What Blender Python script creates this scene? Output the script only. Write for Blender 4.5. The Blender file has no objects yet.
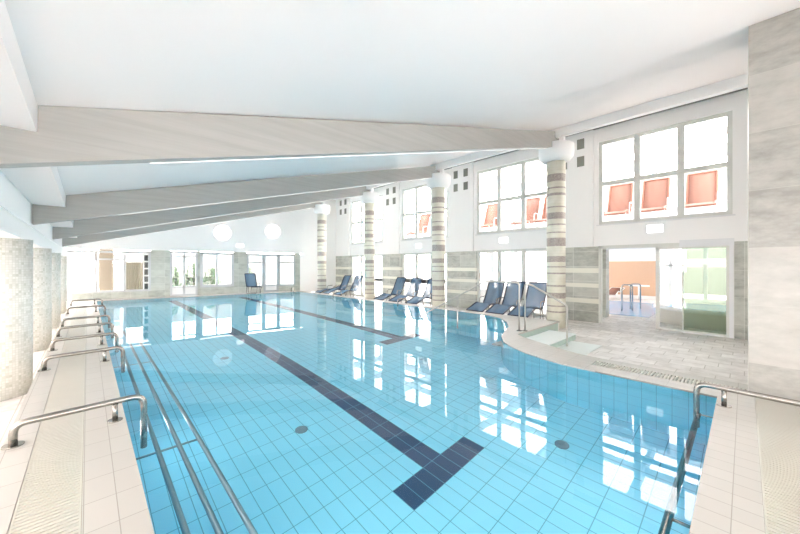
import bpy, bmesh, math, random
from mathutils import Vector
random.seed(7)
C = bpy.context.scene.collection
PI = math.pi

# ------------------------------------------------------------------ helpers
class MB:
    def __init__(s): s.v = []; s.f = []; s.sm = []; s.mi = []
    def add(s, vs, fs, smooth=False, mi=0):
        o = len(s.v); s.v += [tuple(p) for p in vs]
        for f in fs:
            s.f.append([i + o for i in f]); s.sm.append(smooth); s.mi.append(mi)
        return s
    def box(s, x0, x1, y0, y1, z0, z1, mi=0):
        vs = [(x0,y0,z0),(x1,y0,z0),(x1,y1,z0),(x0,y1,z0),(x0,y0,z1),(x1,y0,z1),(x1,y1,z1),(x0,y1,z1)]
        return s.add(vs, [(3,2,1,0),(4,5,6,7),(0,1,5,4),(1,2,6,5),(2,3,7,6),(3,0,4,7)], mi=mi)
    def prism(s, poly, z0, z1):                 # polygon in XY, counter-clockwise
        n = len(poly)
        vs = [(x,y,z0) for x,y in poly] + [(x,y,z1) for x,y in poly]
        fs = [tuple(range(n-1,-1,-1)), tuple(range(n,2*n))] + [(i,(i+1)%n,(i+1)%n+n,i+n) for i in range(n)]
        return s.add(vs, fs)
    def prism_xz(s, poly, y0, y1):              # polygon in XZ extruded along Y
        n = len(poly)
        vs = [(x,y0,z) for x,z in poly] + [(x,y1,z) for x,z in poly]
        fs = [tuple(range(n)), tuple(range(2*n-1,n-1,-1))] + [(i,i+n,(i+1)%n+n,(i+1)%n) for i in range(n)]
        return s.add(vs, fs)
    def cyl(s, x, y, z0, z1, r, n=24, r1=None):
        r1 = r if r1 is None else r1
        return s.lathe(x, y, [(r, z0), (r1, z1)], n)
    def lathe(s, x, y, prof, n=24):
        vs = []; fs = []
        for r, z in prof:
            for i in range(n):
                a = 2*PI*i/n; vs.append((x+r*math.cos(a), y+r*math.sin(a), z))
        m = len(prof)
        for k in range(m-1):
            for i in range(n):
                j = (i+1) % n; fs.append((k*n+i, k*n+j, (k+1)*n+j, (k+1)*n+i))
        s.add(vs, fs, True)
        b = len(s.v) - len(vs)
        s.f.append([b+i for i in range(n-1,-1,-1)]); s.sm.append(False); s.mi.append(0)
        s.f.append([b+(m-1)*n+i for i in range(n)]); s.sm.append(False); s.mi.append(0)
        return s
    def tube(s, pts, r, n=10, bend=0.0):
        P = [Vector(p) for p in pts]
        if bend > 0 and len(P) > 2:             # round the corners
            Q = [P[0]]
            for i in range(1, len(P)-1):
                a, b, c = P[i-1], P[i], P[i+1]
                d1 = (a-b); d2 = (c-b); k = min(bend, d1.length*.48, d2.length*.48)
                p0 = b + d1.normalized()*k; p2 = b + d2.normalized()*k
                for t in range(6):
                    u = t/5; Q.append(p0*(1-u)**2 + b*2*u*(1-u) + p2*u*u)
            Q.append(P[-1]); P = Q
        vs = []; up = None
        for i, p in enumerate(P):
            t = ((P[min(i+1,len(P)-1)] - P[max(i-1,0)])).normalized()
            if up is None:
                up = t.orthogonal().normalized()
            else:
                up = (up - t*up.dot(t)).normalized()
            sd = t.cross(up)
            for k in range(n):
                a = 2*PI*k/n; vs.append(p + up*(r*math.cos(a)) + sd*(r*math.sin(a)))
        fs = []
        for i in range(len(P)-1):
            for k in range(n):
                j = (k+1) % n; fs.append((i*n+k, i*n+j, (i+1)*n+j, (i+1)*n+k))
        s.add(vs, fs, True)
        b = len(s.v)-len(vs); e = b+(len(P)-1)*n
        s.f.append([b+k for k in range(n-1,-1,-1)]); s.sm.append(False); s.mi.append(0)
        s.f.append([e+k for k in range(n)]); s.sm.append(False); s.mi.append(0)
        return s
    def sphere(s, x, y, z, r, n=20, m=12, sx=1, sy=1, sz=1):
        vs = []; fs = []
        for i in range(m+1):
            th = PI*i/m
            for k in range(n):
                a = 2*PI*k/n
                vs.append((x+sx*r*math.sin(th)*math.cos(a), y+sy*r*math.sin(th)*math.sin(a), z+sz*r*math.cos(th)))
        for i in range(m):
            for k in range(n):
                j = (k+1) % n; fs.append((i*n+k, (i+1)*n+k, (i+1)*n+j, i*n+j))
        return s.add(vs, fs, True)
    def build(s, name, mat, parent=None, loc=None, rz=0.0, fix=True):
        me = bpy.data.meshes.new(name); me.from_pydata(s.v, [], s.f)
        for i, p in enumerate(me.polygons): p.use_smooth = s.sm[i]; p.material_index = s.mi[i]
        for m in (mat if isinstance(mat, (list, tuple)) else [mat]): me.materials.append(m)
        if fix:
            bm = bmesh.new(); bm.from_mesh(me)
            bmesh.ops.remove_doubles(bm, verts=bm.verts, dist=1e-6)
            bmesh.ops.recalc_face_normals(bm, faces=bm.faces)
            bm.to_mesh(me); bm.free()
        me.update()
        o = bpy.data.objects.new(name, me); C.objects.link(o)
        if parent: o.parent = parent
        if loc: o.location = loc
        o.rotation_euler.z = rz
        return o

def tag(o, label, cat, group=None, kind=None):
    if label: o['label'] = label
    if cat: o['category'] = cat
    if group: o['group'] = group
    if kind: o['kind'] = kind
    return o
def empty(name, loc=(0,0,0), rz=0.0):
    o = bpy.data.objects.new(name, None); C.objects.link(o); o.location = loc; o.rotation_euler.z = rz
    o.empty_display_size = .1
    return o
def struct(o):
    o['kind'] = 'structure'; return o
def copy_tree(o, parent=None):
    c = o.copy(); C.objects.link(c); c.parent = parent
    for ch in list(o.children): copy_tree(ch, c)
    return c

# ------------------------------------------------------------------ materials
class NT:
    def __init__(s, name):
        s.m = bpy.data.materials.new(name); s.m.use_nodes = True
        s.t = s.m.node_tree; s.t.nodes.clear()
        s.out = s.n('ShaderNodeOutputMaterial')
    def n(s, typ, **kw):
        nd = s.t.nodes.new(typ)
        for k, v in kw.items(): setattr(nd, k, v)
        return nd
    def l(s, a, b): s.t.links.new(a, b)
    def put(s, sock, v):
        if isinstance(v, (int, float)): sock.default_value = v
        elif isinstance(v, (tuple, list)): sock.default_value = tuple(v) if len(v) == 4 else (*v, 1)
        else: s.l(v, sock)
    def math(s, op, a, b=None, c=None, clamp=False):
        nd = s.n('ShaderNodeMath', operation=op, use_clamp=clamp)
        s.put(nd.inputs[0], a)
        if b is not None: s.put(nd.inputs[1], b)
        if c is not None: s.put(nd.inputs[2], c)
        return nd.outputs[0]
    def mix(s, fac, a, b, blend='MIX'):
        nd = s.n('ShaderNodeMix', data_type='RGBA', blend_type=blend)
        s.put(nd.inputs[0], fac); s.put(nd.inputs[6], a); s.put(nd.inputs[7], b)
        return nd.outputs[2]
    def coords(s, obj=False):
        if obj:
            v = s.n('ShaderNodeTexCoord').outputs['Object']
        else:
            v = s.n('ShaderNodeNewGeometry').outputs['Position']
        sp = s.n('ShaderNodeSeparateXYZ'); s.l(v, sp.inputs[0])
        return v, sp.outputs[0], sp.outputs[1], sp.outputs[2]
    def noise(s, vec, scale, detail=4, sc=(1,1,1), rough=.5):
        mp = s.n('ShaderNodeMapping'); s.l(vec, mp.inputs[0]); mp.inputs[3].default_value = sc
        nd = s.n('ShaderNodeTexNoise'); s.l(mp.outputs[0], nd.inputs['Vector'])
        nd.inputs['Scale'].default_value = scale; nd.inputs['Detail'].default_value = detail
        nd.inputs['Roughness'].default_value = rough
        return nd.outputs[0]
    def ramp(s, fac, stops, interp='LINEAR'):
        nd = s.n('ShaderNodeValToRGB'); cr = nd.color_ramp; cr.interpolation = interp
        while len(cr.elements) < len(stops): cr.elements.new(.5)
        for e, (p, c) in zip(cr.elements, stops): e.position = p; e.color = (*c, 1)
        s.l(fac, nd.inputs[0]); return nd.outputs[0]
    def line(s, u, period, off, w):             # 1 on joints
        d = s.math('PINGPONG', s.math('SUBTRACT', u, off), period/2)
        return s.math('LESS_THAN', d, w/2)
    def inside(s, u, a, b):
        return s.math('COMPARE', u, (a+b)/2, (b-a)/2)
    def pbr(s, col, rough=.5, metal=0.0, bump=None, bstr=.1, **kw):
        p = s.n('ShaderNodeBsdfPrincipled')
        s.put(p.inputs['Base Color'], col); s.put(p.inputs['Roughness'], rough); s.put(p.inputs['Metallic'], metal)
        for k, v in kw.items(): s.put(p.inputs[k.replace('_', ' ')], v)
        if bump is not None:
            b = s.n('ShaderNodeBump'); b.inputs['Strength'].default_value = bstr; b.inputs['Distance'].default_value = .01
            s.l(bump, b.inputs['Height']); s.l(b.outputs[0], p.inputs['Normal'])
        s.l(p.outputs[0], s.out.inputs[0]); return s.m

def plain(name, col, rough=.5, metal=0.0, var=.03, **kw):
    t = NT(name); v, x, y, z = t.coords(True)
    f = t.noise(v, 6)
    c2 = tuple(max(0, c*(1-var*2)) for c in col)
    return t.pbr(t.mix(f, col, c2), rough, metal, **kw)

def plaster(name, col, rough=.7):
    t = NT(name); v, x, y, z = t.coords()
    f = t.noise(v, .7, 3)
    return t.pbr(t.mix(f, col, tuple(c*.965 for c in col)), rough, bump=t.noise(v, 60, 3), bstr=.05)

M = {}
M['white'] = plaster('white_plaster', (.94, .935, .925))
M['ceiling'] = plaster('ceiling_paint', (.96, .90, .875), .6)
M['steel'] = plain('brushed_steel', (.40, .385, .355), .25, 1.0)
M['wet_steel'] = plain('submerged_steel', (.30, .42, .46), .4, .6)
M['dull_steel'] = plain('satin_steel', (.58, .57, .54), .35, .7)
M['frame_grey'] = plain('grey_window_frame', (.72, .73, .69), .45)
M['frame_white'] = plain('white_window_frame', (.80, .81, .82), .4)
M['frame_pale'] = plain('pale_grey_window_frame', (.58, .59, .60), .4)
M['frame_silver'] = plain('silver_window_frame', (.45, .48, .50), .35)
M['dark'] = plain('dark_grey_and_slot_shade', (.16, .17, .16), .7)
M['niche'] = plain('grey_inset', (.24, .25, .22), .6)
M['navy_frame'] = plain('navy_metal', (.015, .03, .07), .35)
M['cream'] = plain('cream_plastic', (.50, .485, .43), .45)
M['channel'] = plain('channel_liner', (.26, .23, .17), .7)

def wood():
    t = NT('whitewashed_timber'); v, x, y, z = t.coords()
    g = t.noise(v, 3.0, 6, (.25, 6, 7), .6); k = t.noise(v, 1.2, 2, (.5, 1, 2))
    c = t.ramp(g, [(.28, (.36, .35, .325)), (.5, (.41, .40, .375)), (.72, (.45, .44, .415))])
    c = t.mix(t.math('MULTIPLY', k, .35), c, (.52, .515, .495))
    jl = t.line(t.math('SUBTRACT', z, t.math('MULTIPLY', x, .262)), .105, .02, .004)
    c = t.mix(t.math('MULTIPLY', jl, .3), c, (.45, .43, .38))
    return t.pbr(c, .55, bump=g, bstr=.15)
M['wood'] = wood()

def stone(name, base, dark, tw, th, obj=False, stripes=(), along='Y', joint=(.80, .80, .76), jw=.006, offx=0, offz=0):
    t = NT(name); v, x, y, z = t.coords(obj)
    u = {'X': x, 'Y': y}[along]
    # one value per slab
    fx = t.math('FLOOR', t.math('DIVIDE', t.math('SUBTRACT', u, offx), tw)); fz = t.math('FLOOR', t.math('DIVIDE', t.math('SUBTRACT', z, offz), th))
    cb = t.n('ShaderNodeCombineXYZ'); t.l(fx, cb.inputs[0]); t.l(fz, cb.inputs[1])
    wn = t.n('ShaderNodeTexWhiteNoise', noise_dimensions='3D'); t.l(cb.outputs[0], wn.inputs['Vector'])
    n1 = t.noise(v, 3.5, 8, (1, 1, 2.2), .65)
    f = t.math('ADD', t.math('MULTIPLY', n1, 1.0), t.math('MULTIPLY', t.math('SUBTRACT', wn.outputs[0], .5), .35))
    c = t.ramp(f, [(.25, dark), (.5, base), (.8, tuple(min(1, q*1.18) for q in base))])
    j = t.math('MAXIMUM', t.line(u, tw, offx, jw), t.line(z, th, offz, jw))
    c = t.mix(t.math('MULTIPLY', j, .7), c, joint)
    for a, b in stripes: c = t.mix(t.inside(z, a, b), c, (.80, .79, .70))
    return t.pbr(c, .35, bump=n1, bstr=.05)
M['pier_stone'] = stone('striped_wall_stone', (.50, .51, .46), (.35, .36, .32), .70, .44, stripes=[(1.18, 1.32), (.75, .87), (.285, .42)], offx=3.6, offz=.05, joint=(.75, .75, .70), jw=.012)
M['door_stone'] = stone('plain_wall_stone', (.50, .51, .46), (.33, .34, .30), .6, .62, offz=.05)
M['pillar_stone'] = stone('pillar_stone', (.42, .41, .38), (.30, .295, .27), .42, .62, offx=-.03, offz=-.27, joint=(.50, .49, .45), jw=.005)
M['back_stone'] = stone('back_wall_stone', (.48, .50, .45), (.34, .36, .32), .6, .3, obj=True, along='X')

def grid_mat(name, col, joint, p, o, w, rough=.25, var=.05, obj=False, wall=False, spec=.5):
    t = NT(name); v, x, y, z = t.coords(obj)
    a, b = (x, y)
    if wall:
        g = t.n('ShaderNodeNewGeometry'); sp = t.n('ShaderNodeSeparateXYZ'); t.l(g.outputs['True Normal'], sp.inputs[0])
        isx = t.math('GREATER_THAN', t.math('ABSOLUTE', sp.outputs[0]), .707)
        a = t.math('ADD', t.math('MULTIPLY', y, isx), t.math('MULTIPLY', x, t.math('SUBTRACT', 1, isx))); b = z
    j = t.math('MAXIMUM', t.line(a, p[0], o[0], w), t.line(b, p[1], o[1], w))
    fx = t.math('FLOOR', t.math('DIVIDE', t.math('SUBTRACT', a, o[0]), p[0])); fz = t.math('FLOOR', t.math('DIVIDE', t.math('SUBTRACT', b, o[1]), p[1]))
    cb = t.n('ShaderNodeCombineXYZ'); t.l(fx, cb.inputs[0]); t.l(fz, cb.inputs[1])
    wn = t.n('ShaderNodeTexWhiteNoise', noise_dimensions='3D'); t.l(cb.outputs[0], wn.inputs['Vector'])
    c = t.mix(wn.outputs[0], col, tuple(q*(1-var) for q in col))
    c = t.mix(j, c, joint)
    return t.pbr(c, rough)
M['coping'] = grid_mat('cream_coping_tile', (.48, .465, .43), (.30, .285, .25), (.144, .29), (.253-.126-.144, .05), .005, rough=.42)
M['deck_side'] = plain('pale_step_tile', (.80, .79, .74), .4)
M['step_tile'] = plain('pale_green_mosaic', (.42, .55, .49), .3, var=.1)
M['tread'] = plain('pale_blue_step_tread', (.74, .80, .79), .3)

def floor_mat():
    t = NT('marble_floor_tile'); v, x, y, z = t.coords()
    p = .30
    row = t.math('FLOOR', t.math('DIVIDE', x, p))
    yo = t.math('ADD', y, t.math('MULTIPLY', row, .15))
    j = t.math('MAXIMUM', t.line(x, p, 0, .012), t.line(yo, p*1.5, 0, .012))
    n = t.noise(v, 5, 6, (1, 1, 1), .6)
    cb = t.n('ShaderNodeCombineXYZ'); t.l(row, cb.inputs[0]); t.l(t.math('FLOOR', t.math('DIVIDE', yo, p*1.5)), cb.inputs[1])
    wn = t.n('ShaderNodeTexWhiteNoise', noise_dimensions='3D'); t.l(cb.outputs[0], wn.inputs['Vector'])
    c = t.ramp(t.math('ADD', n, t.math('MULTIPLY', wn.outputs[0], .25)), [(.3, (.46, .44, .41)), (.6, (.63, .61, .585)), (.85, (.75, .735, .71))])
    c = t.mix(j, c, (.40, .38, .34))
    return t.pbr(c, .5)
M['floor'] = floor_mat()

TX, TY = .144, .29
def pool_floor_mat():
    t = NT('blue_pool_floor_tile'); v, x, y, z = t.coords()
    j = t.math('MAXIMUM', t.line(x, TX, 2.12, .007), t.line(y, TY, 2.04, .007))
    mark = t.math('MULTIPLY', t.inside(x, 2.12, 2.12+8*TX), t.inside(y, 2.04, 2.33))
    for a in (t.math('MULTIPLY', t.inside(x, 2.12+3*TX, 2.12+5*TX), t.math('GREATER_THAN', y, 2.33)),
              t.math('MULTIPLY', t.inside(x, 4.856, 4.856+8*TX), t.inside(y, 2.04+12*TY, 2.04+13*TY)),
              t.math('MULTIPLY', t.inside(x, 4.856+3*TX, 4.856+5*TX), t.math('GREATER_THAN', y, 2.04+13*TY))):
        mark = t.math('MAXIMUM', mark, a)
    n = t.noise(v, 2.2, 2)
    base = t.mix(n, (.26, .79, .99), (.29, .81, .99))
    c = t.mix(j, base, (.09, .42, .56))
    dk = t.mix(j, (.004, .06, .16), (.10, .33, .48))
    return t.pbr(t.mix(mark, c, dk), .3)
M['pool_floor'] = pool_floor_mat()
M['pool_wall'] = grid_mat('blue_pool_wall_tile', (.22, .78, .93), (.10, .46, .60), (.144, .29), (0, -.03), .006, wall=True)

def water_mat():
    t = NT('clear_pool_water'); v, x, y, z = t.coords()
    p = t.n('ShaderNodeBsdfRefraction'); p.inputs['IOR'].default_value = 1.33; p.inputs['Roughness'].default_value = 0
    p.inputs['Color'].default_value = (1, 1, 1, 1)
    g = t.n('ShaderNodeBsdfGlossy'); g.inputs['Roughness'].default_value = 0.0
    fr = t.n('ShaderNodeFresnel'); fr.inputs['IOR'].default_value = 1.33
    w1 = t.noise(v, .9, 2, (1, 1, 1), .4); w2 = t.noise(v, 3.5, 1, (1, 1, 1), .4)
    hgt = t.math('ADD', w1, t.math('MULTIPLY', w2, .12))
    b = t.n('ShaderNodeBump'); b.inputs['Strength'].default_value = .05; b.inputs['Distance'].default_value = .05
    t.l(hgt, b.inputs['Height'])
    for nd in (p, g, fr): t.l(b.outputs[0], nd.inputs['Normal'])
    mx = t.n('ShaderNodeMixShader'); t.l(fr.outputs[0], mx.inputs[0]); t.l(p.outputs[0], mx.inputs[1]); t.l(g.outputs[0], mx.inputs[2])
    t.l(mx.outputs[0], t.out.inputs[0]); return t.m
M['water'] = water_mat()

def pane_mat(name, tint, gl=.06):
    t = NT(name)
    a = t.n('ShaderNodeBsdfTransparent'); a.inputs[0].default_value = (*tint, 1)
    g = t.n('ShaderNodeBsdfGlossy'); g.inputs['Roughness'].default_value = .0
    lw = t.n('ShaderNodeLayerWeight'); lw.inputs['Blend'].default_value = .5
    fr = t.math('ADD', .03, t.math('MULTIPLY', t.math('POWER', lw.outputs['Facing'], 5), .6))
    mx = t.n('ShaderNodeMixShader'); t.l(fr, mx.inputs[0])
    t.l(a.outputs[0], mx.inputs[1]); t.l(g.outputs[0], mx.inputs[2]); t.l(mx.outputs[0], t.out.inputs[0]); return t.m
M['glass'] = pane_mat('clear_glass', (.98, .99, .985))
M['green_glass'] = pane_mat('greenish_glass', (.76, .83, .74))

def mosaic():
    t = NT('pale_mosaic'); v, x, y, z = t.coords(True)
    ang = t.math('MULTIPLY', t.math('ARCTAN2', y, x), .31)
    j = t.math('MAXIMUM', t.line(ang, .03, 0, .004), t.line(z, .03, 0, .004))
    cb = t.n('ShaderNodeCombineXYZ'); t.l(t.math('FLOOR', t.math('DIVIDE', ang, .03)), cb.inputs[0]); t.l(t.math('FLOOR', t.math('DIVIDE', z, .03)), cb.inputs[1])
    wn = t.n('ShaderNodeTexWhiteNoise', noise_dimensions='3D'); t.l(cb.outputs[0], wn.inputs['Vector'])
    c = t.ramp(wn.outputs[0], [(0, (.56, .57, .50)), (.25, (.68, .68, .63)), (1, (.78, .78, .74))])
    return t.pbr(t.mix(j, c, (.62, .62, .56)), .3)
M['mosaic'] = mosaic()

def banded():
    t = NT('banded_brick_column'); v, x, y, z = t.coords()
    bands = [(-.27,.0),(.14,.18),(.30,.335),(.522,.669),(.835,.875),(1.17,1.21),(1.35,1.38),(1.495,1.651),(1.918,2.141),(2.27,2.30),(2.48,2.515),(2.646,2.817),(2.95,2.985),(3.275,3.341),(3.46,3.50),(3.654,3.853)]
    m = None
    for a, b in bands[1:]:
        k = t.inside(z, a, b); m = k if m is None else t.math('MAXIMUM', m, k)
    n = t.noise(v, 26, 3, (1, 1, 1.4)); n2 = t.noise(v, 5, 4)
    lt = t.ramp(n2, [(.3, (.74, .72, .60)), (.7, (.86, .84, .75))])
    dk = t.ramp(n, [(.35, (.38, .33, .30)), (.65, (.54, .48, .43))])
    j = t.line(z, .0745, .0, .008)
    lt = t.mix(t.math('MULTIPLY', j, .35), lt, (.62, .60, .50))
    return t.pbr(t.mix(m, lt, dk), .55)
M['banded'] = banded()

def mesh_fabric(name, col, alpha, rough=.7):
    t = NT(name); v, x, y, z = t.coords(True)
    p = t.n('ShaderNodeBsdfPrincipled'); n = t.noise(v, 40, 2, (1, 8, 1))
    t.l(t.mix(n, col, tuple(c*.8 for c in col)), p.inputs['Base Color']); p.inputs['Roughness'].default_value = rough
    a = t.n('ShaderNodeBsdfTransparent'); mx = t.n('ShaderNodeMixShader'); mx.inputs[0].default_value = alpha
    t.l(a.outputs[0], mx.inputs[1]); t.l(p.outputs[0], mx.inputs[2]); t.l(mx.outputs[0], t.out.inputs[0]); return t.m
M['navy'] = mesh_fabric('navy_mesh_fabric', (.11, .23, .38), .66)
M['orange'] = mesh_fabric('salmon_mesh_fabric', (.27, .125, .09), .92)
M['orange_frame'] = plain('terracotta_metal', (.24, .085, .05), .5)

def emit(name, col, s):
    t = NT(name); e = t.n('ShaderNodeEmission'); e.inputs[0].default_value = (*col, 1); e.inputs[1].default_value = s
    t.l(e.outputs[0], t.out.inputs[0]); return t.m
M['lamp'] = emit('lit_opal_glass', (1, .99, .97), .8)
M['strip'] = emit('led_strip', (1, 1, .98), .6)
M['globe'] = emit('lit_globe_glass', (1, 1, 1), .42)
M['orange_wall'] = plaster('apricot_paint', (.66, .44, .30))
M['tan'] = plain('tan_brick', (.20, .16, .115), .7, var=.15)
M['curtain'] = plain('cream_curtain', (.27, .245, .195), .8, var=.1)
M['leaf'] = plain('green_leaves', (.085, .14, .07), .7, var=.35)
M['gallery'] = plaster('pale_blue_grey_paint', (.36, .38, .40))
M['sky_block_wall'] = plaster('pale_render', (.15, .155, .15))
M['paving'] = plaster('pale_paving', (.55, .55, .54))
M['kid_water'] = plain('light_blue_water', (.30, .58, .88), .05)
M['basin'] = plain('beige_basin_tile', (.80, .77, .72), .4)
M['white_plastic'] = plain('white_plastic', (.85, .85, .85), .35)
M['drain'] = plain('grey_drain_plastic', (.12, .24, .30), .4)

# ------------------------------------------------------------------ room constants (metres, pool coping at z = 0)
LOW = -.27                       # surrounding floor
XW = 10.74                       # inner face of the window wall
BAYS = [3.54, 7.67, 11.70, 15.88]
def ceil_z(x): return 2.612 + .268*x
def beam_z(x): return 2.20 + .262*x

# pool outline, counter-clockwise
curve = [(4.88,1.30),(4.89,1.75),(4.98,2.10),(5.10,2.42),(5.28,2.74),(5.55,3.06),(5.95,3.33),(6.45,3.53),(7.05,3.75),(7.6,4.1),(8.05,4.55),(8.25,5.1)]
outline = [(.253,.2),(4.88,.2)] + curve + [(8.25,16.55),(.253,17.65)]

# ------------------------------------------------------------------ pool basin, water
DEPTH = -1.4
m = MB(); n = len(outline)
vs = [(x,y,-.03) for x,y in outline] + [(x,y,DEPTH) for x,y in outline]
m.add(vs, [(i,(i+1)%n,(i+1)%n+n,i+n) for i in range(n)], mi=1)
m.add([(x,y,DEPTH) for x,y in outline], [tuple(range(n))], mi=0)
struct(m.build('pool_basin', [M['pool_floor'], M['pool_wall']], fix=False))
m = MB(); m.add([(x,y,-.016) for x,y in outline], [tuple(range(n))])
tag(m.build('pool_water', M['water'], fix=False), 'clear still blue water filling the large swimming pool', 'water', kind='stuff')
# submerged entry steps in the far corner by the handrail
m = MB()
for i in range(5):
    m.box(6.75, 8.24, 3.68 if i == 0 else 4.55+.32*(i-1), 4.55+.32*i, DEPTH+.001, -.16-.22*i)
struct(m.build('pool_steps', M['pool_wall']))
# drains
for k, (x, y, lb) in enumerate([(1.91, 3.77, 'round grey drain cover in the pool floor between lane line and left rails'),
                            (3.90, 1.43, 'round dark drain cover in the pool floor beneath the right window reflection'),
                            (1.91, 6.9, 'small far drain cover in the pool floor beyond the nearer drains')]):
    tag(MB().cyl(x, y, DEPTH, DEPTH+.012, .075, 20).build('pool_drain', M['drain']), lb, 'drain', 'drain covers in the pool floor')

# ------------------------------------------------------------------ coping, decks, gratings
def slab(poly, name, mat=M['coping'], z0=-.03, z1=0.0): return struct(MB().prism(poly, z0, z1).build(name, mat))
slab([(-.024,-.075),(.253,-.075),(.253,17.65),(-.024,17.69)], 'trim_1')
slab([(.253,-.075),(5.15,-.075),(5.15,.2),(.253,.2)], 'trim_2')
slab([(4.88,.2),(5.15,.2),(5.15,1.5),(4.88,1.3)], 'trim_3')
slab([(-.48,-.6),(-.305,-.6),(-.305,17.72),(-.48,17.75)], 'trim_4')
slab([(-.305,-.6),(5.62,-.6),(5.62,-.355),(-.305,-.355)], 'trim_5')
slab([(5.42,-.355),(5.62,-.355),(5.60,1.5),(5.42,1.5)], 'trim_6')
outer = [(8.57,17.2),(8.57,3.2),(6.35,3.2),(6.12,2.95),(5.85,2.47),(5.65,2.07),(5.52,1.8),(5.42,1.5),(5.15,1.5)]
# right-hand deck: long coping, the landing and the curved nose
m = MB()
inner = curve + [(8.25,16.55)]
poly = [(5.15,1.5),(5.42,1.5),(5.60,1.5),(5.64,1.8),(5.74,2.07),(5.92,2.47),(6.16,2.95),(6.35,3.2),(8.57,3.2),(8.57,16.9),(8.25,16.9)] + inner[::-1]
m.prism(poly, -.03, 0)
struct(m.build('trim_7', M['coping']))
slab([(-.48,17.75),(-.024,17.69),(.253,17.65),(8.25,16.55),(8.57,16.5),(8.57,17.2),(-.48,18.4)], 'trim_8')
# skirts down to the lower floor
m = MB()
m.box(-.47,-.42,-.6,18.3,LOW,-.03); m.box(8.50,8.56,3.2,17.2,LOW,-.03); 
struct(MB().box(6.3,8.56,3.21,3.26,LOW,-.03).build('baseboard_landing', M['step_tile']))
for a, b in zip([(5.61,-.6),(5.60,1.5),(5.64,1.8),(5.74,2.07),(5.92,2.47),(6.16,2.95)], [(5.60,1.5),(5.64,1.8),(5.74,2.07),(5.92,2.47),(6.16,2.95),(6.35,3.2)]):
    m.prism([(a[0]-.06,a[1]),(a[0]-.005,a[1]),(b[0]-.005,b[1]),(b[0]-.06,b[1])], LOW, -.03)
struct(m.build('baseboard_pool', M['deck_side']))
# channels below the gratings
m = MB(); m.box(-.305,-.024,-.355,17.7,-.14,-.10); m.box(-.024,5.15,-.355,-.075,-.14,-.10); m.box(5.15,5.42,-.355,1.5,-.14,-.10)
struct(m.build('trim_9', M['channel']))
def grating(x0, x1, y0, y1, pitch, gap, along, label):
    m = MB()
    if along == 'X':
        k = int((y1-y0)/pitch)
        for i in range(k): m.box(x0+.006, x1-.006, y0+i*pitch, y0+(i+1)*pitch-gap, -.022, -.001)
        m.box(x0, x0+.008, y0, y1, -.03, 0); m.box(x1-.008, x1, y0, y1, -.03, 0)
        m.box(x0, x1, y0-.002, y0+.003, -.10, -.004)
    else:
        k = int((x1-x0)/pitch)
        for i in range(k): m.box(x0+i*pitch, x0+(i+1)*pitch-gap, y0+.006, y1-.006, -.022, -.001)
        m.box(x0, x1, y0, y0+.008, -.03, 0); m.box(x0, x1, y1-.008, y1, -.03, 0)
        m.box(x0-.002, x0+.003, y0, y1, -.10, -.004)
    for q in range(3):
        if along == 'X': xx = x0+(x1-x0)*(q+1)/4; m.box(xx-.004, xx+.004, y0, y1, -.10, -.02)
        else: yy = y0+(y1-y0)*(q+1)/4; m.box(x0, x1, yy-.004, yy+.004, -.10, -.02)
    return tag(m.build('overflow_grating', M['cream'], fix=False), label, 'grating', 'overflow gratings around the pool')
grating(-.302, -.027, -.34, 17.6, .034, .011, 'X', 'long cream slatted overflow grating crossed by the row of grab rails')
grating(.0, 5.14, -.352, -.078, .034, .011, 'Y', 'cream slatted overflow grating in the near right corner behind the near coping')
grating(5.155, 5.415, -.34, 1.5, .034, .016, 'X', 'cream comb-like overflow grating with open slots beside the marble floor')

# outer entry steps (down from the landing to the door floor)
m = MB(); t_ = MB()
for i, (y0, y1, x1, z) in enumerate([(2.62, 3.2, 7.95, -.135), (2.05, 2.62, 7.7, -.255)]):
    m.box(5.80-.25*i, x1, y0, y1, LOW, z-.012)
    t_.box(5.86-.25*i, x1+.01, y0-.02, y1, z-.012, z)
st = empty('entry_steps', (6.8, 2.6, LOW)); tag(st, 'short flight of low tiled steps down from the pool landing to the marble floor', 'steps')
for mb, nm, mt in ((m, 'riser_block', M['step_tile']), (t_, 'tread', M['tread'])):
    mb.v = [(x-6.8, y-2.6, z-LOW) for x, y, z in mb.v]; mb.build(nm, mt, st)

# ------------------------------------------------------------------ floors
m = MB()
m.box(5.55, 22.5, -3.2, 3.3, LOW-.1, LOW); m.box(8.5, 22.5, 3.3, 20, LOW-.1, LOW); m.box(-4.2, -.45, -3.2, 20, LOW-.1, LOW)
m.box(-.45, 5.55, -3.2, -.55, LOW-.1, LOW)
struct(m.build('floor', M['floor']))

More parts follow.
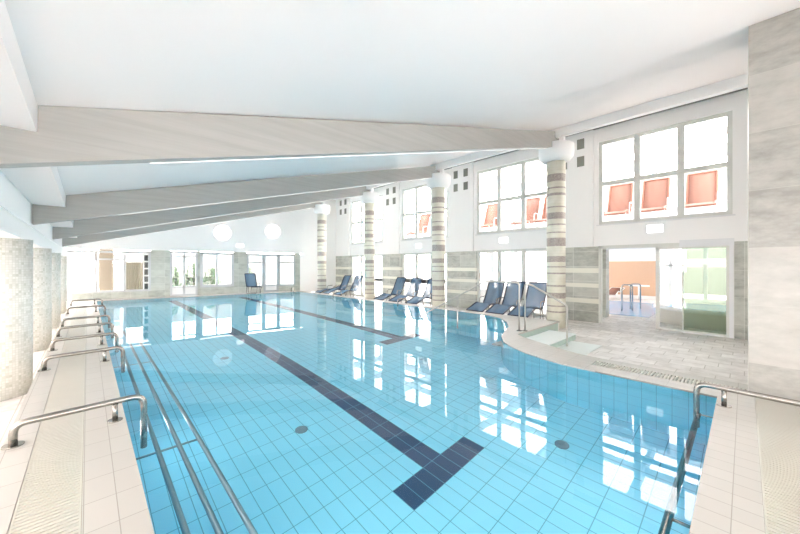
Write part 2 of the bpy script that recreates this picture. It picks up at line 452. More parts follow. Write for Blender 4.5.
# ------------------------------------------------------------------ ceiling, soffit, beams
m = MB(); x0, x1 = -.26, 9.15
m.prism_xz([(x0,ceil_z(x0)),(x1,ceil_z(x1)),(x1,ceil_z(x1)+.15),(x0,ceil_z(x0)+.15)], -3.2, 19.2)
struct(m.build('ceiling', M['ceiling']))
m = MB(); m.box(-.63, -.26, -3.2, 18.6, 2.35, 2.75)                        # dropped strip along the low side
m.box(-4.2, -.63, -3.2, 18.6, 2.55, 2.75)
struct(m.build('ceiling_soffit', M['ceiling']))
m = MB(); m.box(-1.05, -.60, -3.2, 18.6, 1.74, 1.96); m.box(-1.0, -.63, -3.2, 18.6, 2.0, 2.6); m.box(-1.02, -.585, -3.2, 18.6, 1.96, 2.0)
struct(m.build('wall_left_lintel', M['white']))
for k, by in enumerate(BAYS):
    b = MB(); xa, xb = -.62, 9.34
    b.prism_xz([(xa,beam_z(xa)),(xb,beam_z(xb)),(xb,ceil_z(9.14)-.01),(-.255,ceil_z(-.255)-.002),(-.262,2.348),(xa,2.348)][::1], by-.07, by+.07)
    lb = ['nearest whitewashed timber roof beam spanning the picture above the pool', 'second whitewashed roof beam, between the nearest beam and the third',
          'third whitewashed roof beam, beyond the second one', 'farthest whitewashed roof beam, close to the back wall'][k]
    bo = b.build('roof_beam', M['wood'])
    q = MB(); q.prism_xz([(.4,beam_z(.4)-.006),(9.0,beam_z(9.0)-.006),(9.0,beam_z(9.0)+.004),(.4,beam_z(.4)+.004)], by+.072, by+.08)
    q.build('light_strip', M['strip'], bo)
    tag(bo, lb, 'beam', 'timber roof beams over the pool')
# edge trim over the column row, and the aisle ceiling
struct(MB().box(9.0, 9.15, -3.2, 18.9, 4.81, ceil_z(9.0)-.001).build('trim_10', M['white']))
struct(MB().box(9.15, 10.3, -3.2, 18.9, 5.36, 5.5).build('ceiling_aisle', M['white']))
struct(MB().box(10.3, 11.0, -3.2, 18.9, 5.365, 5.5).build('slot_shade_strip', M['dark']))  # dark paint stands in for the shade of the gap at the wall
struct(MB().box(9.05, 9.15, -3.2, 18.9, ceil_z(9.05), 5.5).build('trim_11', M['white']))

# ------------------------------------------------------------------ window wall on the right
m = MB()
OP = [(.19+4.12*k, 2.92+4.12*k) for k in range(4)]
edges = [-3.2]
for a, b in OP: edges += [a, b]
edges.append(19)
for i in range(0, len(edges), 2):                                        # solid white strips between openings
    m.box(XW, XW+.24, edges[i], edges[i+1], 1.95, 5.4)
for a, b in OP:
    m.box(XW, XW+.24, a, b, 1.97, 2.58); m.box(XW, XW+.24, a, b, 4.98, 5.4)
struct(m.build('wall_right', M['white']))
m = MB()
for i in range(2, len(edges), 2): m.box(XW-.01, XW+.24, edges[i], edges[i+1], LOW, 1.95)
struct(m.build('wall_right_stone', M['pier_stone']))
struct(MB().box(XW-.01, XW+.24, -3.2, .19, LOW, 1.95).build('wall_right_base', M['door_stone']))
m = MB(); ins = MB()
for k, by in enumerate(BAYS):                                            # flat pilasters above the stone
    a = 3.05+4.12*k; m.box(XW-.06, XW, a, a+1.0, 1.955, 5.36)
    for yy in (3.50, 3.98):
        for zz in (4.36, 4.88): ins.box(XW-.065, XW-.05, yy+4.12*k-.10-.12, yy+4.12*k+.10-.12, zz, zz+.30)
struct(m.build('trim_12', M['white'])); struct(ins.build('trim_13', M['niche']))

def window(no, a, b, z0, z1, cols, rows, mat, fw=.09, x=XW, depth=.09, transom=None):
    """frame with bars in the plane x, opening a..b / z0..z1"""
    m = MB(); x0 = x+.04; x1 = x0+depth
    m.box(x0, x1, a, a+fw, z0, z1); m.box(x0, x1, b-fw, b, z0, z1); m.box(x0+.004, x1-.004, a+.001, b-.001, z0+.001, z0+fw); m.box(x0+.004, x1-.004, a+.001, b-.001, z1-fw, z1-.001)
    for i in range(1, cols):
        yy = a+(b-a)*i/cols; m.box(x0+.002, x1-.002, yy-.07, yy+.07, z0+.002, z1-.002)
    for tz in (transom or []): m.box(x0+.008, x1-.008, a+.002, b-.002, tz-.06, tz+.06)
    o = struct(m.build('window_%d' % no, mat))
    p = struct(MB().box(x0+.04, x0+.045, a+.02, b-.02, z0+.02, z1-.02).build('glass_pane', M['glass'], o))
    s = struct(MB().box(x-.03, x+.05, a-.05, b+.05, z0-.035, z0).build('window_sill', M['frame_white'], o)) if z0 > 1 else None
    return o
for k, (a, b) in enumerate(OP):
    window(k+1, a, b, 2.58, 4.98, 3, 2, M['frame_grey'], transom=[3.76])
    if k: window(k+5, a, b, LOW, 1.97, 3, 1, M['frame_grey'])
# sliding door in the nearest bay
a, b = OP[0]
m = MB(); m.box(XW+.0, XW+.12, b-.07, b, LOW, 1.97); m.box(XW, XW+.12, a, b, 1.88, 1.97); m.box(XW-.02, XW+.12, a-.03, a+.10, LOW, 1.99)
d1 = struct(m.build('door_1', M['frame_grey']))
struct(MB().box(XW-.05, XW+.0, a-.03, 1.12, 1.86, 2.03).build('door_header', M['frame_white'], d1))
struct(MB().box(XW-.035, XW-.02, a-.02, a+.05, LOW, 1.86).build('door_jamb', M['frame_white'], d1))
sl = MB(); sl.box(XW+.01, XW+.05, 1.52, 1.60, LOW+.01, 1.88); sl.box(XW+.01, XW+.05, a+.1, 1.60, LOW+.01, LOW+.06); sl.box(XW+.01, XW+.05, a+.1, 1.6, 1.83, 1.88)
sl.box(XW+.01, XW+.05, 1.05, 1.075, LOW+.01, 1.88)
lf = struct(sl.build('door_leaf', M['frame_grey'], d1))
struct(MB().box(XW+.025, XW+.032, 1.07, 1.53, LOW+.05, 1.85).build('clear_pane', M['glass'], lf))
struct(MB().box(XW+.06, XW+.068, a+.1, 1.07, LOW+.05, 1.85).build('green_pane', M['green_glass'], lf))
struct(MB().box(XW-.02, XW-.005, a+.14, 1.06, LOW+.0, LOW+.03).build('door_track', M['frame_white'], lf))

# large stone pillar on the right
m = MB(); m.box(5.2, 6.3, -1.9, -.03, LOW, ceil_z(5.2)-.005)
tag(m.build('stone_pillar', M['pillar_stone']), 'massive square pillar clad in light grey-beige stone blocks, reaching the ceiling', 'pillar')

# banded columns
names = ['first banded cream and brown column, beside the landing and entry steps', 'second banded column from the entry steps, next to three navy loungers',
         'third banded column from the entry steps, between two sets of loungers', 'farthest banded column, beside the white end wall']
X_C = 9.24
col0 = None
for k, by in enumerate(BAYS):
    if col0 is None:
        r = empty('banded_column', (X_C, by, LOW))
        MB().cyl(0, 0, 0, 2.82+1.4-LOW-.0, .235, 40).build('shaft', M['banded'], r)
        zc = 4.22-LOW
        m = MB().lathe(0, 0, [(.25, zc-.02), (.36, zc+.02), (.43, zc+.12), (.44, zc+.22), (.44, zc+.42), (.42, zc+.44)], 40)
        m.build('capital', M['white'], r)
        m = MB(); m.prism_xz([(-.10,zc),(.1,zc),(.1,zc+.38),(-.10,zc+.38)], .1, .62)
        MB().box(-.06, .06, -.22, -.10, zc+.43, ceil_z(9.2)-LOW-.05).build('post', M['white'], r)
        col0 = r
    else:
        r = copy_tree(col0); r.location = (X_C, by, LOW)
    tag(r, names[k], 'column', 'banded brick columns along the window wall')

# mosaic columns on the left
mc = None
for k, y in enumerate((6.6, 9.75, 12.9, 16.6)):
    lb = ['nearest round column of pale mosaic at the left frame edge', 'second pale mosaic column, just behind the nearest one', 'third pale mosaic column, behind the second',
          'farthest pale mosaic column, by the back wall corner'][k]
    if mc is None:
        mc = r = empty('mosaic_column', (-.83, y, LOW)); MB().cyl(0, 0, 0, 1.74-LOW, .30, 48).build('shaft', M['mosaic'], r)
    else:
        r = copy_tree(mc); r.location = (-.83, y, LOW)
    tag(r, lb, 'column', 'pale mosaic columns along the left side')

m = MB(); m.box(-4.2, 11.0, -3.5, -3.2, LOW, .2); m.box(-4.2, 11.0, -3.5, -3.2, 2.6, 5.6)
for k in range(8): m.box(-4.2+1.55*k, -3.1+1.55*k, -3.5, -3.2, .2, 2.6)
m.box(7.2, 11.0, -3.5, -3.2, .2, 2.6)
struct(m.build('wall_front', M['white']))
# left facade: glazing behind the mosaic columns
m = MB(); m.box(-4.2, -4.0, -3.2, 19, LOW, 1.3); m.box(-4.2, -4.0, -3.2, 19, 2.2, 2.6)
for k in range(8): m.box(-4.15, -4.05, -3.2+3.1*k, -2.6+3.1*k, 1.3, 2.2)
struct(m.build('wall_left', M['white']))

# ------------------------------------------------------------------ back wall (its own frame: s along the wall, y outward)
BA = (.73, 18.2, 0); BR = math.atan2(-.1361, .9907)
def bk(mb, name, mat, parent=None):
    if parent is None: return mb.build(name, mat, None, BA, BR)
    return mb.build(name, mat, parent)
T = .22
zc0 = lambda s: ceil_z(.73 + s*.9907) + .02
m = MB(); m.prism_xz([(-1.6,2.08),(8.1,2.08),(8.1,zc0(8.1)),(-1.6,zc0(-1.0))], 0, T)
m.prism_xz([(7.93,-.1),(10.3,-.1),(10.3,5.5),(8.1,zc0(8.1)+.1),(8.1,2.0),(7.93,2.0)], 0, T)
struct(bk(m, 'wall_back', M['white']))
m = MB()
for a, b, z0, z1 in [(-1.75,-1.4,LOW,2.08),(-1.4,1.3,0,.28),(1.3,1.99,0,2.08),(3.05,3.15,0,2.08),(3.15,4.6,0,.36),(4.6,5.2,0,2.08),(5.2,6.0,0,.32),(6.76,7.65,0,.32),(7.65,7.93,0,2.08)]:
    m.box(a, b, -.005, T, z0, z1)
struct(bk(m, 'wall_back_stone', M['back_stone']))
def bwin(no, a, b, z0, z1, vbars, hbars, mat, fw=.08, kind='window', pane=True):
    m = MB(); m.box(a, a+fw, -.03, .10, z0, z1); m.box(b-fw, b, -.03, .10, z0, z1); m.box(a, b, -.03, .10, z0, z0+fw); m.box(a, b, -.03, .10, z1-fw, z1)
    for v in vbars: m.box(v-.04, v+.04, -.02, .08, z0, z1)
    for v, p, q in hbars: m.box(p, q, -.02, .08, v-.03, v+.03)
    o = struct(bk(m, '%s_%d' % (kind, no), mat))
    if pane: struct(MB().box(a+.03, b-.03, .03, .036, z0+.03, z1-.03).build('glass_pane', M['glass'], o))
    return o
bwin(9, -1.4, 1.3, .28, 2.0, [-.49, .41], [(1.66, -1.4, .41)], M['frame_pale'])
d = bwin(2, 1.99, 3.05, 0, 2.06, [2.52], [(1.80, 1.99, 3.05), (.42, 1.99, 3.05)], M['frame_pale'], kind='door')
struct(MB().box(2.05, 3.0, .0, .05, .05, .40).build('door_panel', M['white_plastic'], d))
for sx in (2.15, 2.62, 2.86):
    h = MB().box(sx, sx+.09, -.07, -.02, .74, .84).box(sx+.02, sx+.07, -.06, -.02, .60, .70); struct(h.build('door_handle', M['dark'], d))
bwin(10, 3.15, 4.6, .36, 2.03, [3.85], [], M['frame_pale'], fw=.12)
bwin(11, 5.2, 6.0, .30, 1.98, [], [(1.56, 5.2, 6.0)], M['frame_silver'], fw=.08)
d = bwin(3, 6.0, 6.76, 0, 1.98, [], [(.36, 6.0, 6.76)], M['frame_silver'], kind='door', fw=.10)
struct(MB().box(6.08, 6.68, .0, .05, .04, .34).build('door_panel', M['white_plastic'], d))
bwin(12, 6.76, 7.65, .30, 1.98, [], [(1.56, 6.76, 7.65)], M['frame_silver'], fw=.08)

# globe lamps on the back wall, and small lit boxes
def from_back(s, off, z):
    c, q = math.cos(BR), math.sin(BR)
    return (BA[0] + s*c + off*math.sin(-BR)*-1, BA[1] + s*q - off*c, z)
gl = None
for s, z, lb in ((4.03, 2.96, 'large round lit globe lamp on the back wall above the narrow window'), (6.33, 3.16, 'large round lit globe lamp on the back wall above the glass trio')):
    p = from_back(s, .5, z)
    if gl is None:
        gl = r = empty('globe_lamp', p, BR)
        MB().sphere(0, 0, 0, .40, 32, 20).build('globe', M['globe'], r)
        MB().tube([(0, .50, 0), (0, .36, 0)], .05).build('bracket', M['frame_white'], r)
        m = MB().tube([(.405*math.cos(a), .405*math.sin(a)*.0, .405*math.sin(a)) for a in [2*PI*i/32 for i in range(33)]], .008, 6); m.build('band', M['frame_silver'], r)
        MB().tube([(.0, .405*math.cos(a), .405*math.sin(a)) for a in [2*PI*i/32 for i in range(33)]], .008, 6).build('band', M['frame_silver'], r)
    else:
        r = copy_tree(gl); r.location = p
    tag(r, lb, 'lamp', 'round globe lamps on the back wall')
def lit_box(loc, rz, lb, wx=.03, wy=.17, wz=.10):
    r = empty('emergency_wall_lamp', loc, rz)
    MB().box(-wx, 0, -wy, wy, -wz, wz).build('diffuser', M['lamp'], r)
    MB().box(-.01, .012, -wy-.02, wy+.02, -wz-.02, wz+.02).build('housing', M['frame_white'], r)
    tag(r, lb, 'light', 'small lit emergency lights')
    return r
lit_box((XW-.015, 1.61, 2.36), 0, 'small glowing emergency light above the sliding glass door')
lit_box((XW-.015, 5.91, 2.30), 0, 'small glowing emergency light below the upper window with salmon loungers, past the first column')
lit_box((XW-.015, 10.05, 2.28), 0, 'small glowing emergency light between the third bay windows')
lit_box(from_back(4.88, .013, 2.40), BR+PI/2, 'small glowing emergency light on the back wall between the two globes')

# ------------------------------------------------------------------ rails
def grab_rail(flip=False):
    """origin on the coping, runs along +x into the water"""
    r = empty('grab_rail')
    MB().tube([(-.42,0,.0),(-.42,0,.165),(.385,0,.175),(.385,0,-.74)], .026, 14, .09).build('rail', M['steel'], r)
    MB().tube([(.18,0,0),(.18,0,.15)], .021, 12).build('post', M['steel'], r)
    MB().cyl(-.42, 0, 0, .008, .062, 24).build('flange', M['steel'], r)
    MB().cyl(.18, 0, 0, .008, .055, 24).build('flange', M['steel'], r)
    return r
g0 = grab_rail()
rl = ['nearest stainless grab rail across the left grating, at the lower left', 'second stainless grab rail of the left row, beyond the nearest', 'third stainless grab rail of the left row',
      'fourth stainless grab rail of the left row', 'fifth stainless grab rail of the left row', 'sixth stainless grab rail of the left row, second from its far end', 'seventh and farthest grab rail of the left row, by the back wall']
for k, y in enumerate((3.92, 6.45, 7.85, 9.3, 10.75, 13.5, 16.2)):
    r = g0 if k == 0 else copy_tree(g0)
    r.location = (0, y, 0)
    tag(r, rl[k], 'grab rail', 'grab rails along the left coping')
r = copy_tree(g0); r.location = (4.60, -.04+.0, 0); r.rotation_euler.z = PI/2
tag(r, 'stainless grab rail over the near coping at the right corner beside the pillar', 'grab rail')
sg = empty('grab_rail')
MB().tube([(.15,0,0),(.15,0,.19),(-.28,0,.19),(-.28,0,-.4)], .022, 12, .08).build('rail', M['steel'], sg)
MB().cyl(.15, 0, 0, .008, .05, 20).build('flange', M['steel'], sg)
first = True
for y, lb in ((8.6, 'grab rail on the far coping in front of the middle set of navy loungers'), (12.9, 'grab rail on the far coping in front of the farthest navy loungers')):
    r = sg if first else copy_tree(sg); first = False; r.location = (8.36, y, 0); tag(r, lb, 'grab rail', 'grab rails along the window side')
r = copy_tree(sg); r.location = (7.95, 16.75, 0); r.rotation_euler.z = PI/2+BR
tag(r, 'small grab rail at the back edge beside the white end wall', 'grab rail')

# submerged bars
ub = empty('underwater_bench', (.59, 5.5, -.45)); tag(ub, 'three parallel steel bars of an underwater bench along the left pool wall', 'bench')
for x in (-.15, 0, .155): MB().tube([(x, -5.1, 0), (x, 4.2, 0)], .019, 12).build('bar', M['wet_steel'], ub)
for y in (-2.0, 1.02, 2.42, 3.87): MB().tube([(-.31, y, -.03), (.155, y, -.03)], .014, 10).build('crossbar', M['wet_steel'], ub)
ub = empty('underwater_bar', (2.6, .325, -.30)); tag(ub, 'single submerged steel bar along the near pool wall, running down the lower right', 'bar')
MB().tube([(-2.2, 0, 0), (1.93, 0, 0)], .024, 14).build('bar', M['steel'], ub)
for x in (-1.9, 0, 1.9): MB().tube([(x, -.13, 0), (x, 0, 0)], .014, 10).build('bracket', M['steel'], ub)

# pool entry handrail
hr = empty('entry_handrail', (6.70, 3.33, 0)); tag(hr, 'tall steel handrail sloping from the landing down into the pool', 'handrail')
MB().tube([(0,0,0),(0,0,1.03),(.02,.84,1.03),(.0,2.87,0.0),(0,4.5,-.83)], .017, 12, .08).build('rail', M['dull_steel'], hr)
MB().tube([(.0,1.62,-.75),(.0,1.62,.62)], .02, 12).build('post', M['dull_steel'], hr)
MB().cyl(0, 0, 0, .01, .055, 20).build('flange', M['steel'], hr)
hr = empty('stair_handrail', (6.78, 3.24, 0)); tag(hr, 'shorter steel handrail sloping from the landing down the entry steps', 'handrail')
MB().tube([(0,0,0),(0,0,1.0),(0,-.12,1.0),(-.02,-.86,.62),(-.02,-.86,-.17)], .018, 12, .07).build('rail', M['dull_steel'], hr)
MB().cyl(0, 0, 0, .01, .055, 20).build('flange', M['steel'], hr)

# unseen lamps added in the near and left pool walls to brighten the floor
pl = [((.262, y, -.62), PI/2) for y in (1.6, 4.2, 6.8, 8.9, 12.0, 14.6)] + [((x, .209, -.62), PI) for x in (1.5, 3.2)]
for k, (p, az) in enumerate(pl):
    r = empty('added_pool_lamp', p, 0)
    dx, dy = (1, 0) if az == PI/2 else (0, 1)
    m = MB()
    ring = [(.16*math.cos(a)*dy, .16*math.cos(a)*dx, .16*math.sin(a)) for a in [2*PI*i/24 for i in range(25)]]
    m.tube(ring, .014, 8); m.build('lamp_ring', M['steel'], r)
    ld = bpy.data.lights.new('pool_fill_light', 'AREA'); ld.shape = 'DISK'; ld.size = .28; ld.energy = 2.3; ld.color = (1, .95, .97)
    lo = bpy.data.objects.new('pool_fill_light', ld); C.objects.link(lo); lo.parent = r; lo.location = (dx*.02, dy*.02, 0)
    lo.rotation_euler = (PI/2, 0, -PI/2) if dx else (PI/2, 0, 0)
    lo.rotation_euler = Vector((-dx, -dy, 0)).to_track_quat('Z', 'Y').to_euler()
    tag(r, 'round underwater fill lamp added in the %s wall of the pool below the coping' % ('left' if dx else 'near'), 'lamp', 'added fill lamps in the %s pool wall' % ('left' if dx else 'near'))

# ------------------------------------------------------------------ loungers
def lounger(name, prof, fab, frm, legm, w=.29, arm=True, loc=(0,0,0)):
    r = empty(name, loc)
    P = [Vector((x,0,z)) for x, z in prof['seat']]; Q = [Vector((x,0,z)) for x, z in prof['back']]
    def smooth(pts):
        out = []
        n = len(pts)
        for i in range(n-1):
            p0, p1, p2, p3 = pts[max(i-1,0)], pts[i], pts[i+1], pts[min(i+2,n-1)]
            for k in range(5):
                t = k/5; out.append(.5*((2*p1)+(p2-p0)*t+(2*p0-5*p1+4*p2-p3)*t*t+(3*p1-p0-3*p2+p3)*t**3))
        out.append(pts[-1]); return out
    for nm, pts, mt in (('seat', smooth(P), fab), ('backrest', smooth(Q), fab)):
        m = MB(); k = len(pts); vs = []
        for p in pts:
            for sy in (-w+.02, w-.02): vs.append((p.x, sy, p.z))
        for p in pts:
            for sy in (-w+.02, w-.02): vs.append((p.x+.004, sy, p.z-.008))
        fs = []
        for i in range(k-1):
            a = 2*i; fs += [(a, a+1, a+3, a+2), (2*k+a, 2*k+a+2, 2*k+a+3, 2*k+a+1), (a, a+2, 2*k+a+2, 2*k+a), (a+1, 2*k+a+1, 2*k+a+3, a+3)]
        fs += [(0, 2*k, 2*k+1, 1), (2*k-2, 2*k-1, 4*k-1, 4*k-2)]
        m.add(vs, fs, True); s = m.build(nm, mt, r)
        f = MB(); a, b = pts[0], pts[-1]
        loop = [(p.x, -w, p.z) for p in pts] + [(p.x, w, p.z) for p in reversed(pts)] + [(a.x, -w, a.z)]
        f.tube(loop, prof.get('r', .02), 8); f.build('seat_frame' if nm == 'seat' else 'back_frame', frm, r)
    for (x, z) in prof['legs']:
        MB().tube([(x-.10, -w, z), (x, -w, .02), (x, w, .02), (x-.10, w, z)], .013, 8, .05).build('leg', legm, r)
    if arm:
        for sy in (-w-.03, w+.03):
            x0, z0 = prof['arm']; MB().tube([(x0+.33, sy, z0+.02), (x0, sy, z0), (x0-.05, sy, .02)], .013, 8, .08).build('armrest', legm, r)
    return r
navy = {'seat': [(0,.25),(.3,.36),(.58,.45),(.78,.40),(.98,.38)], 'back': [(.98,.39),(1.12,.60),(1.24,.85),(1.33,1.04),(1.40,1.13)], 'legs': [(.45,.42),(1.05,.40)], 'arm': (.80,.60)}
nv = lounger('pool_lounger', navy, M['navy'], M['navy_frame'], M['steel'])
spots = [(8.78, 5.85, 'navy mesh lounger left of the set of three by the first column, beside the pier'), (8.78, 5.15, 'middle navy mesh lounger of the three beside the first column'), (8.78, 4.42, 'navy mesh lounger nearest the first column, in front of its glass'),
         (8.78, 10.55, 'navy mesh lounger at the far side of the middle set, by the stone pier'), (8.78, 9.6, 'middle navy mesh lounger of the middle set of three'), (8.78, 8.65, 'navy mesh lounger of the middle set, half hidden by the second column'),
         (8.78, 14.75, 'navy mesh lounger in the far set, raised back before the stone pier'), (8.78, 13.7, 'navy mesh lounger in the far set, closest to the third column')]
for k, (x, y, lb) in enumerate(spots):
    r = nv if k == 0 else copy_tree(nv)
    r.location = (x, y, LOW); tag(r, lb, 'lounger', 'navy loungers along the windows')
flat = {'seat': [(0,.25),(.3,.36),(.58,.42),(.78,.38),(.98,.36)], 'back': [(.98,.37),(1.2,.42),(1.4,.46),(1.6,.50),(1.75,.52)], 'legs': [(.45,.38),(1.25,.40)], 'arm': (.80,.55)}
r = lounger('pool_lounger', flat, M['navy'], M['navy_frame'], M['steel'], loc=(8.78, 15.55, LOW))
tag(r, 'navy lounger laid almost flat beside the farthest banded column', 'lounger', 'navy loungers along the windows')
up = {'seat': [(0,.30),(.25,.36),(.42,.38),(.55,.36)], 'back': [(.55,.37),(.62,.6),(.68,.85),(.72,1.0)], 'legs': [(.15,.33),(.6,.36)], 'arm': (.32,.58)}
r = lounger('deck_chair', up, M['navy'], M['navy_frame'], M['steel'], w=.26, loc=from_back(5.62, .30, 0)); r.rotation_euler.z = PI+BR+.9
tag(r, 'single navy deck chair standing upright against the back wall', 'chair')

GF = 2.60
orange = {'r': .028, 'seat': [(0,.30),(.35,.42),(.6,.42),(.8,.40)], 'back': [(.8,.41),(.90,.70),(1.0,1.02),(1.10,1.34)], 'legs': [(.3,.38),(.9,.40)], 'arm': (.55,.68)}
og = lounger('salmon_lounger', orange, M['orange'], M['orange_frame'], M['white_plastic'], w=.30)
oy = [(.80, 'salmon lounger behind the upper window nearest the stone pillar'), (1.80, 'middle salmon lounger behind the upper window over the sliding door'), (2.68, 'salmon lounger left of the middle one behind the window over the sliding door'),
      (3.50, 'salmon lounger cut by the left frame of the window over the sliding door'), (4.75, 'salmon lounger half hidden by the first banded column'), (5.55, 'salmon lounger behind the right pane of the second upper window'),
      (7.15, 'salmon lounger behind the left pane of the second upper window'), (10.95, 'salmon lounger behind the third upper window')]
for k, (y, lb) in enumerate(oy):
    r = og if k == 0 else copy_tree(og); r.location = (11.10, y, GF); tag(r, lb, 'lounger', 'salmon loungers in the upper gallery')

# ------------------------------------------------------------------ gallery above and the rooms beyond
struct(MB().box(XW+.24, 15.2, -3.2, 18, 2.45, GF).build('floor_gallery', M['white']))
m = MB()
for k in range(9): m.box(11.0, 15.2, -3.0+2.6*k, -2.88+2.6*k, 5.0, 5.35)
m.box(15.0, 15.2, -3.2, 18, 5.0, 5.4); m.box(12.9, 13.05, -3.2, 18, 5.1, 5.3)
for k in range(9): m.box(15.05, 15.15, -3.0+2.6*k, -2.85+2.6*k, GF, 5.1)
m.box(15.2, 15.4, -3.2, 18, GF, 4.25); m.box(15.0, 15.2, -3.2, 18, 3.5, 3.56)
struct(m.build('gallery_roof_frame', M['gallery']))
# room beyond the sliding door
m = MB(); m.box(15.2, 20.4, -3.2, 8.0, 2.45, 2.6); m.box(16.5, 16.8, -3.2, 8, 2.1, 2.45); m.box(13.0, 13.3, -3.2, 8, 2.15, 2.45)
struct(m.build('ceiling_beyond', M['white']))
m = MB(); m.box(20, 20.2, 2.9, 6.4, 1.62, 2.45); m.box(20, 20.2, -3.2, 8, LOW, -.1); m.box(20, 20.2, -3.2, 2.9, 2.15, 2.45); m.box(19.9, 20.2, 2.75, 2.95, LOW, 2.45)
struct(m.build('wall_beyond', M['white']))
struct(MB().box(20, 20.2, 2.95, 6.4, -.1, 1.62).build('wall_beyond_apricot', M['orange_wall']))
m = MB()
for y in (-2.4, -1.2, 0, 1.2, 2.4): m.box(20.0, 20.1, y-.07, y+.07, -.1, 2.15)
m.box(20.0, 20.08, -3.2, 2.8, 1.35, 1.45)
struct(m.build('window_13', M['frame_white']))
struct(MB().box(12.0, 12.35, 3.05, 3.35, LOW, 2.45).build('wall_beyond_pier', M['door_stone']))
m = MB(); m.box(10.98, 20.2, -3.4, -3.2, LOW, 2.45); 
m.box(10.98, 20.2, 8.0, 8.2, LOW, .35); m.box(10.98, 20.2, 8.0, 8.2, 2.1, 2.45)
for xx in (10.98, 13.3, 15.6, 17.9, 19.9): m.box(xx, xx+.35, 8.0, 8.2, .35, 2.1)
for xx in (12.25, 14.6, 16.9): m.box(xx, xx+.08, 8.05, 8.12, .35, 2.1)
struct(m.build('wall_beyond_sides', M['white']))
# small pool beyond
tag(MB().prism([(14.4,.2),(18.0,.2),(18.0,6.0),(13.0,6.0),(13.0,2.1),(14.4,2.1)], LOW, LOW+.012).build('pool_water', M['kid_water']), 'light blue water of the second pool beyond the sliding door', 'water', kind='stuff')
bs = empty('round_basin', (12.9, .6, LOW)); tag(bs, 'raised beige whirlpool basin with white rim behind the sliding glass door', 'basin')
MB().lathe(0, 0, [(1.28,0),(1.30,.40),(1.32,.41)], 48).build('basin_wall', M['basin'], bs)
MB().lathe(0, 0, [(1.05,.40),(1.36,.40),(1.36,.47),(1.05,.47)], 48).build('rim', M['white_plastic'], bs)
MB().cyl(0, 0, .41, .475, 1.06, 40).build('water_surface', M['kid_water'], bs)
for x, y, lb in ((14.2, 3.1, 'steel hoop rail beside the second pool, seen through the open doorway at its left'), (15.0, 3.0, 'steel hoop rail beside the second pool, seen through the doorway next to the door leaf')):
    r = empty('hoop_rail', (x, y, LOW+.013)); MB().tube([(0,0,0),(0,0,.95),(.35,-.25,.95),(.35,-.25,0)], .025, 10, .1).build('rail', M['steel'], r)
    tag(r, lb, 'rail', 'hoop rails of the second pool')
r = lounger('pink_lounger', flat, M['orange'], M['white_plastic'], M['white_plastic'], loc=(18.1, 4.5, LOW)); tag(r, 'pale salmon lounger before the apricot wall beyond the doorway', 'lounger')
r = empty('white_table', (19.2, 3.5, LOW)); MB().cyl(0,0,.68,.72,.42,24).build('table_top', M['white_plastic'], r); MB().cyl(0,0,0,.68,.04,12).build('leg', M['white_plastic'], r)
tag(r, 'round white table before the apricot wall beyond the doorway', 'table')

# terrace railing behind the lower windows
for k in (1, 2, 3):
    y0 = OP[k][0]-.6; y1 = OP[k][1]+.6
    if k == 3: y1 = 17.8
    r = empty('terrace_railing', (12.7, (y0+y1)/2, LOW)); L = (y1-y0)/2
    m = MB().tube([(0,-L,1.0),(0,L,1.0)], .025, 8); m.build('top_rail', M['frame_white'], r)
    m = MB().tube([(0,-L,.12),(0,L,.12)], .02, 8)
    for i in range(12): yy = -L+.05+(2*L-.1)*i/11; m.tube([(0,yy,0),(0,yy,1.0)], .012, 6)
    m.build('balusters', M['frame_grey'], r)
    tag(r, ['', 'white terrace railing seen through the lower glass beside the first column', 'white terrace railing seen through the middle lower glass', 'white terrace railing seen through the farthest lower glass'][k], 'railing', 'railings outside the lower windows')

# outside ground, back rooms, plants
struct(MB().box(-14, 30, 20, 34, LOW-.12, LOW-.02).build('ground_behind', M['paving']))
struct(MB().box(22.5, 34, -14, 34, LOW-.12, LOW-.02).build('ground_right', M['paving']))
rm = MB(); rm.box(-1.7, 1.7, 4.6, 4.8, -.1, .2); rm.box(-1.7, 1.7, 4.6, 4.8, 2.0, 2.6); rm.box(-1.7, 1.75, .25, 4.8, 2.45, 2.6); rm.box(-1.8, 1.7, .25, 4.8, -.15, -.05); rm.box(1.62, 1.75, .25, 4.7, -.1, 2.5)
o = struct(rm.build('wall_beyond_back', M['white'], None, BA, BR))
for s0, s1, y, z1, mt, nm, lb, cat in ((-.62, -.15, 1.9, 2.3, M['tan'], 'brick_pier', 'tan brick pier behind the left half of the big back window', 'pier'), (.25, .95, 2.3, 1.55, M['curtain'], 'curtain', 'cream curtain behind the right half of the big back window', 'curtain')):
    mb = MB()
    if nm == 'curtain':
        nn = 40
        pts = [(s0+(s1-s0)*i/nn, y+.03*math.sin(i*1.5)) for i in range(nn+1)]
        poly = pts + [(a_, b_+.02) for a_, b_ in reversed(pts)]
        mb.prism(poly, -.05, z1)
    else: mb.box(s0, s1, y, y+.3, -.05, z1)
    o = mb.build(nm, mt, None, BA, BR); tag(o, lb, cat)
gw = struct(MB().box(-8, 16, 8.0, 8.25, -.3, 2.3).build('wall_sky_block_back', M['sky_block_wall'], None, BA, BR))  # added wall, dims the bright sky behind the back windows
m = MB()
for x in (-1.2, -.05, 1.1): m.box(x-.08, x+.08, 4.62, 4.75, .2, 2.0)
m.box(-1.7, 1.7, 4.62, 4.75, 1.45, 1.53)
struct(m.build('window_14', M['frame_pale'], None, BA, BR))
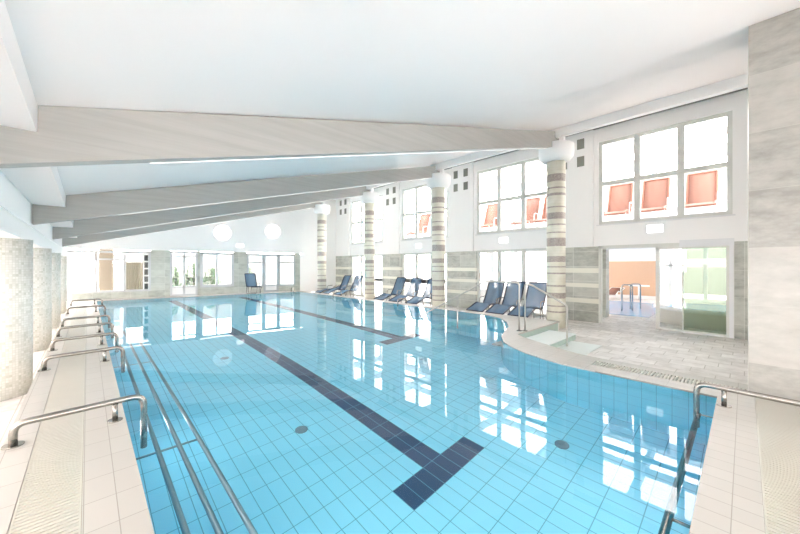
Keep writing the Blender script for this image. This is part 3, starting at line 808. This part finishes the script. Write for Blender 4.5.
# added building beyond the second pool, blocks the bright sky in the windows
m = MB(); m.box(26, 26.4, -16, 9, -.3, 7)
struct(m.build('wall_sky_block_right', M['sky_block_wall']))
m = MB()
for y in (-9, -6, -3, 0, 3, 6):
    for z in (1.0, 4.0): m.box(25.93, 26.02, y-.6, y+.6, z, z+1.5)
struct(m.build('window_15', M['frame_silver']))  # windows of the added building
# pigeonhole shelf
sh = MB()
for i in range(3): x = 1.02+.19*i; sh.box(x-.02, x+.02, .5, .8, -.05, 1.95)
for j in range(6): z = .3+.32*j; sh.box(1.0, 1.42, .5, .8, z-.03, z+.03)
o = empty('pigeonhole_shelf', BA, BR); tag(o, 'white pigeonhole shelf with dark compartments inside the big back window', 'shelf')
sh.build('shelf_frame', M['frame_white'], o); MB().box(1.0, 1.42, .8, .83, -.05, 1.95).build('back_panel', M['dark'], o)

def bush(x, y, h, w, lb, grp='shrubs outside the back windows'):
    m = MB()
    for i in range(1300):
        a = random.random()*2*PI; rr = w*math.sqrt(random.random()); zz = .05 + h*random.random()
        rr *= 1-.5*(zz/h)**2
        px, py = rr*math.cos(a), rr*math.sin(a)
        l = random.uniform(.07, .15); d = Vector((random.gauss(0,.5), random.gauss(0,.5), random.uniform(.2,1))).normalized()
        s = d.orthogonal().normalized()*l*.35
        p = Vector((px,py,zz)); m.add([p-s*.4, p+d*l*.5-s, p+d*l, p+d*l*.5+s], [(0,1,2,3)])
    r = empty('green_shrub', (x, y, LOW)); m.build('foliage', M['leaf'], r, fix=False)
    MB().cyl(0,0,0,h*.7,.03,8).build('stem', M['tan'], r); tag(r, lb, 'shrub', grp)
for s, off, h, w, lb in ((2.1, -4.2, 1.5, .45, 'green shrub seen through the left side of the back glass door'), (3.2, -4.6, 1.7, .5, 'green shrub seen through the right side of the back glass door'),
                     (4.15, -5.2, 1.4, .5, 'green shrub seen through the narrow back window'), (6.2, -6.0, 1.5, .8, 'green shrub seen through the left pane of the back glass trio')):
    p = from_back(s, off, 0); bush(p[0], p[1], h, w, lb)
for (x, y, h, w, lb) in ((24, -.5, 2.2, 1.2, 'green shrub beyond the far windows behind the clear door pane'), (24, -3.2, 1.9, 1.1, 'green shrub beyond the far windows behind the green door pane')):
    bush(x, y, h, w, lb, 'shrubs beyond the second pool')

# ------------------------------------------------------------------ light
w = bpy.data.worlds.new('sky'); bpy.context.scene.world = w; w.use_nodes = True
bg = w.node_tree.nodes['Background']; bg.inputs[0].default_value = (1, .935, .92, 1); bg.inputs[1].default_value = 5.0

# ------------------------------------------------------------------ camera
cam = bpy.data.objects.new('camera', bpy.data.cameras.new('camera')); C.objects.link(cam)
cam.location = (0, 0, 1.4); cam.rotation_euler = (PI/2, 0, -math.radians(43.6))
cam.data.sensor_width = 36; cam.data.lens = 36*328/800; cam.data.shift_y = -1.5/800; cam.data.clip_start = .05
sc = bpy.context.scene; sc.camera = cam
sc.view_settings.view_transform = 'Standard'; sc.view_settings.look = 'None'; sc.view_settings.gamma = 1; sc.view_settings.use_curve_mapping = False
sc.view_settings.exposure = 1.72
sc.cycles.use_denoising = True
sc.cycles.max_bounces = 24; sc.cycles.diffuse_bounces = 16; sc.cycles.glossy_bounces = 8; sc.cycles.transmission_bounces = 12; sc.cycles.transparent_max_bounces = 16
sc.cycles.caustics_refractive = True; sc.cycles.caustics_reflective = True; sc.cycles.sample_clamp_indirect = 6; sc.cycles.blur_glossy = .3
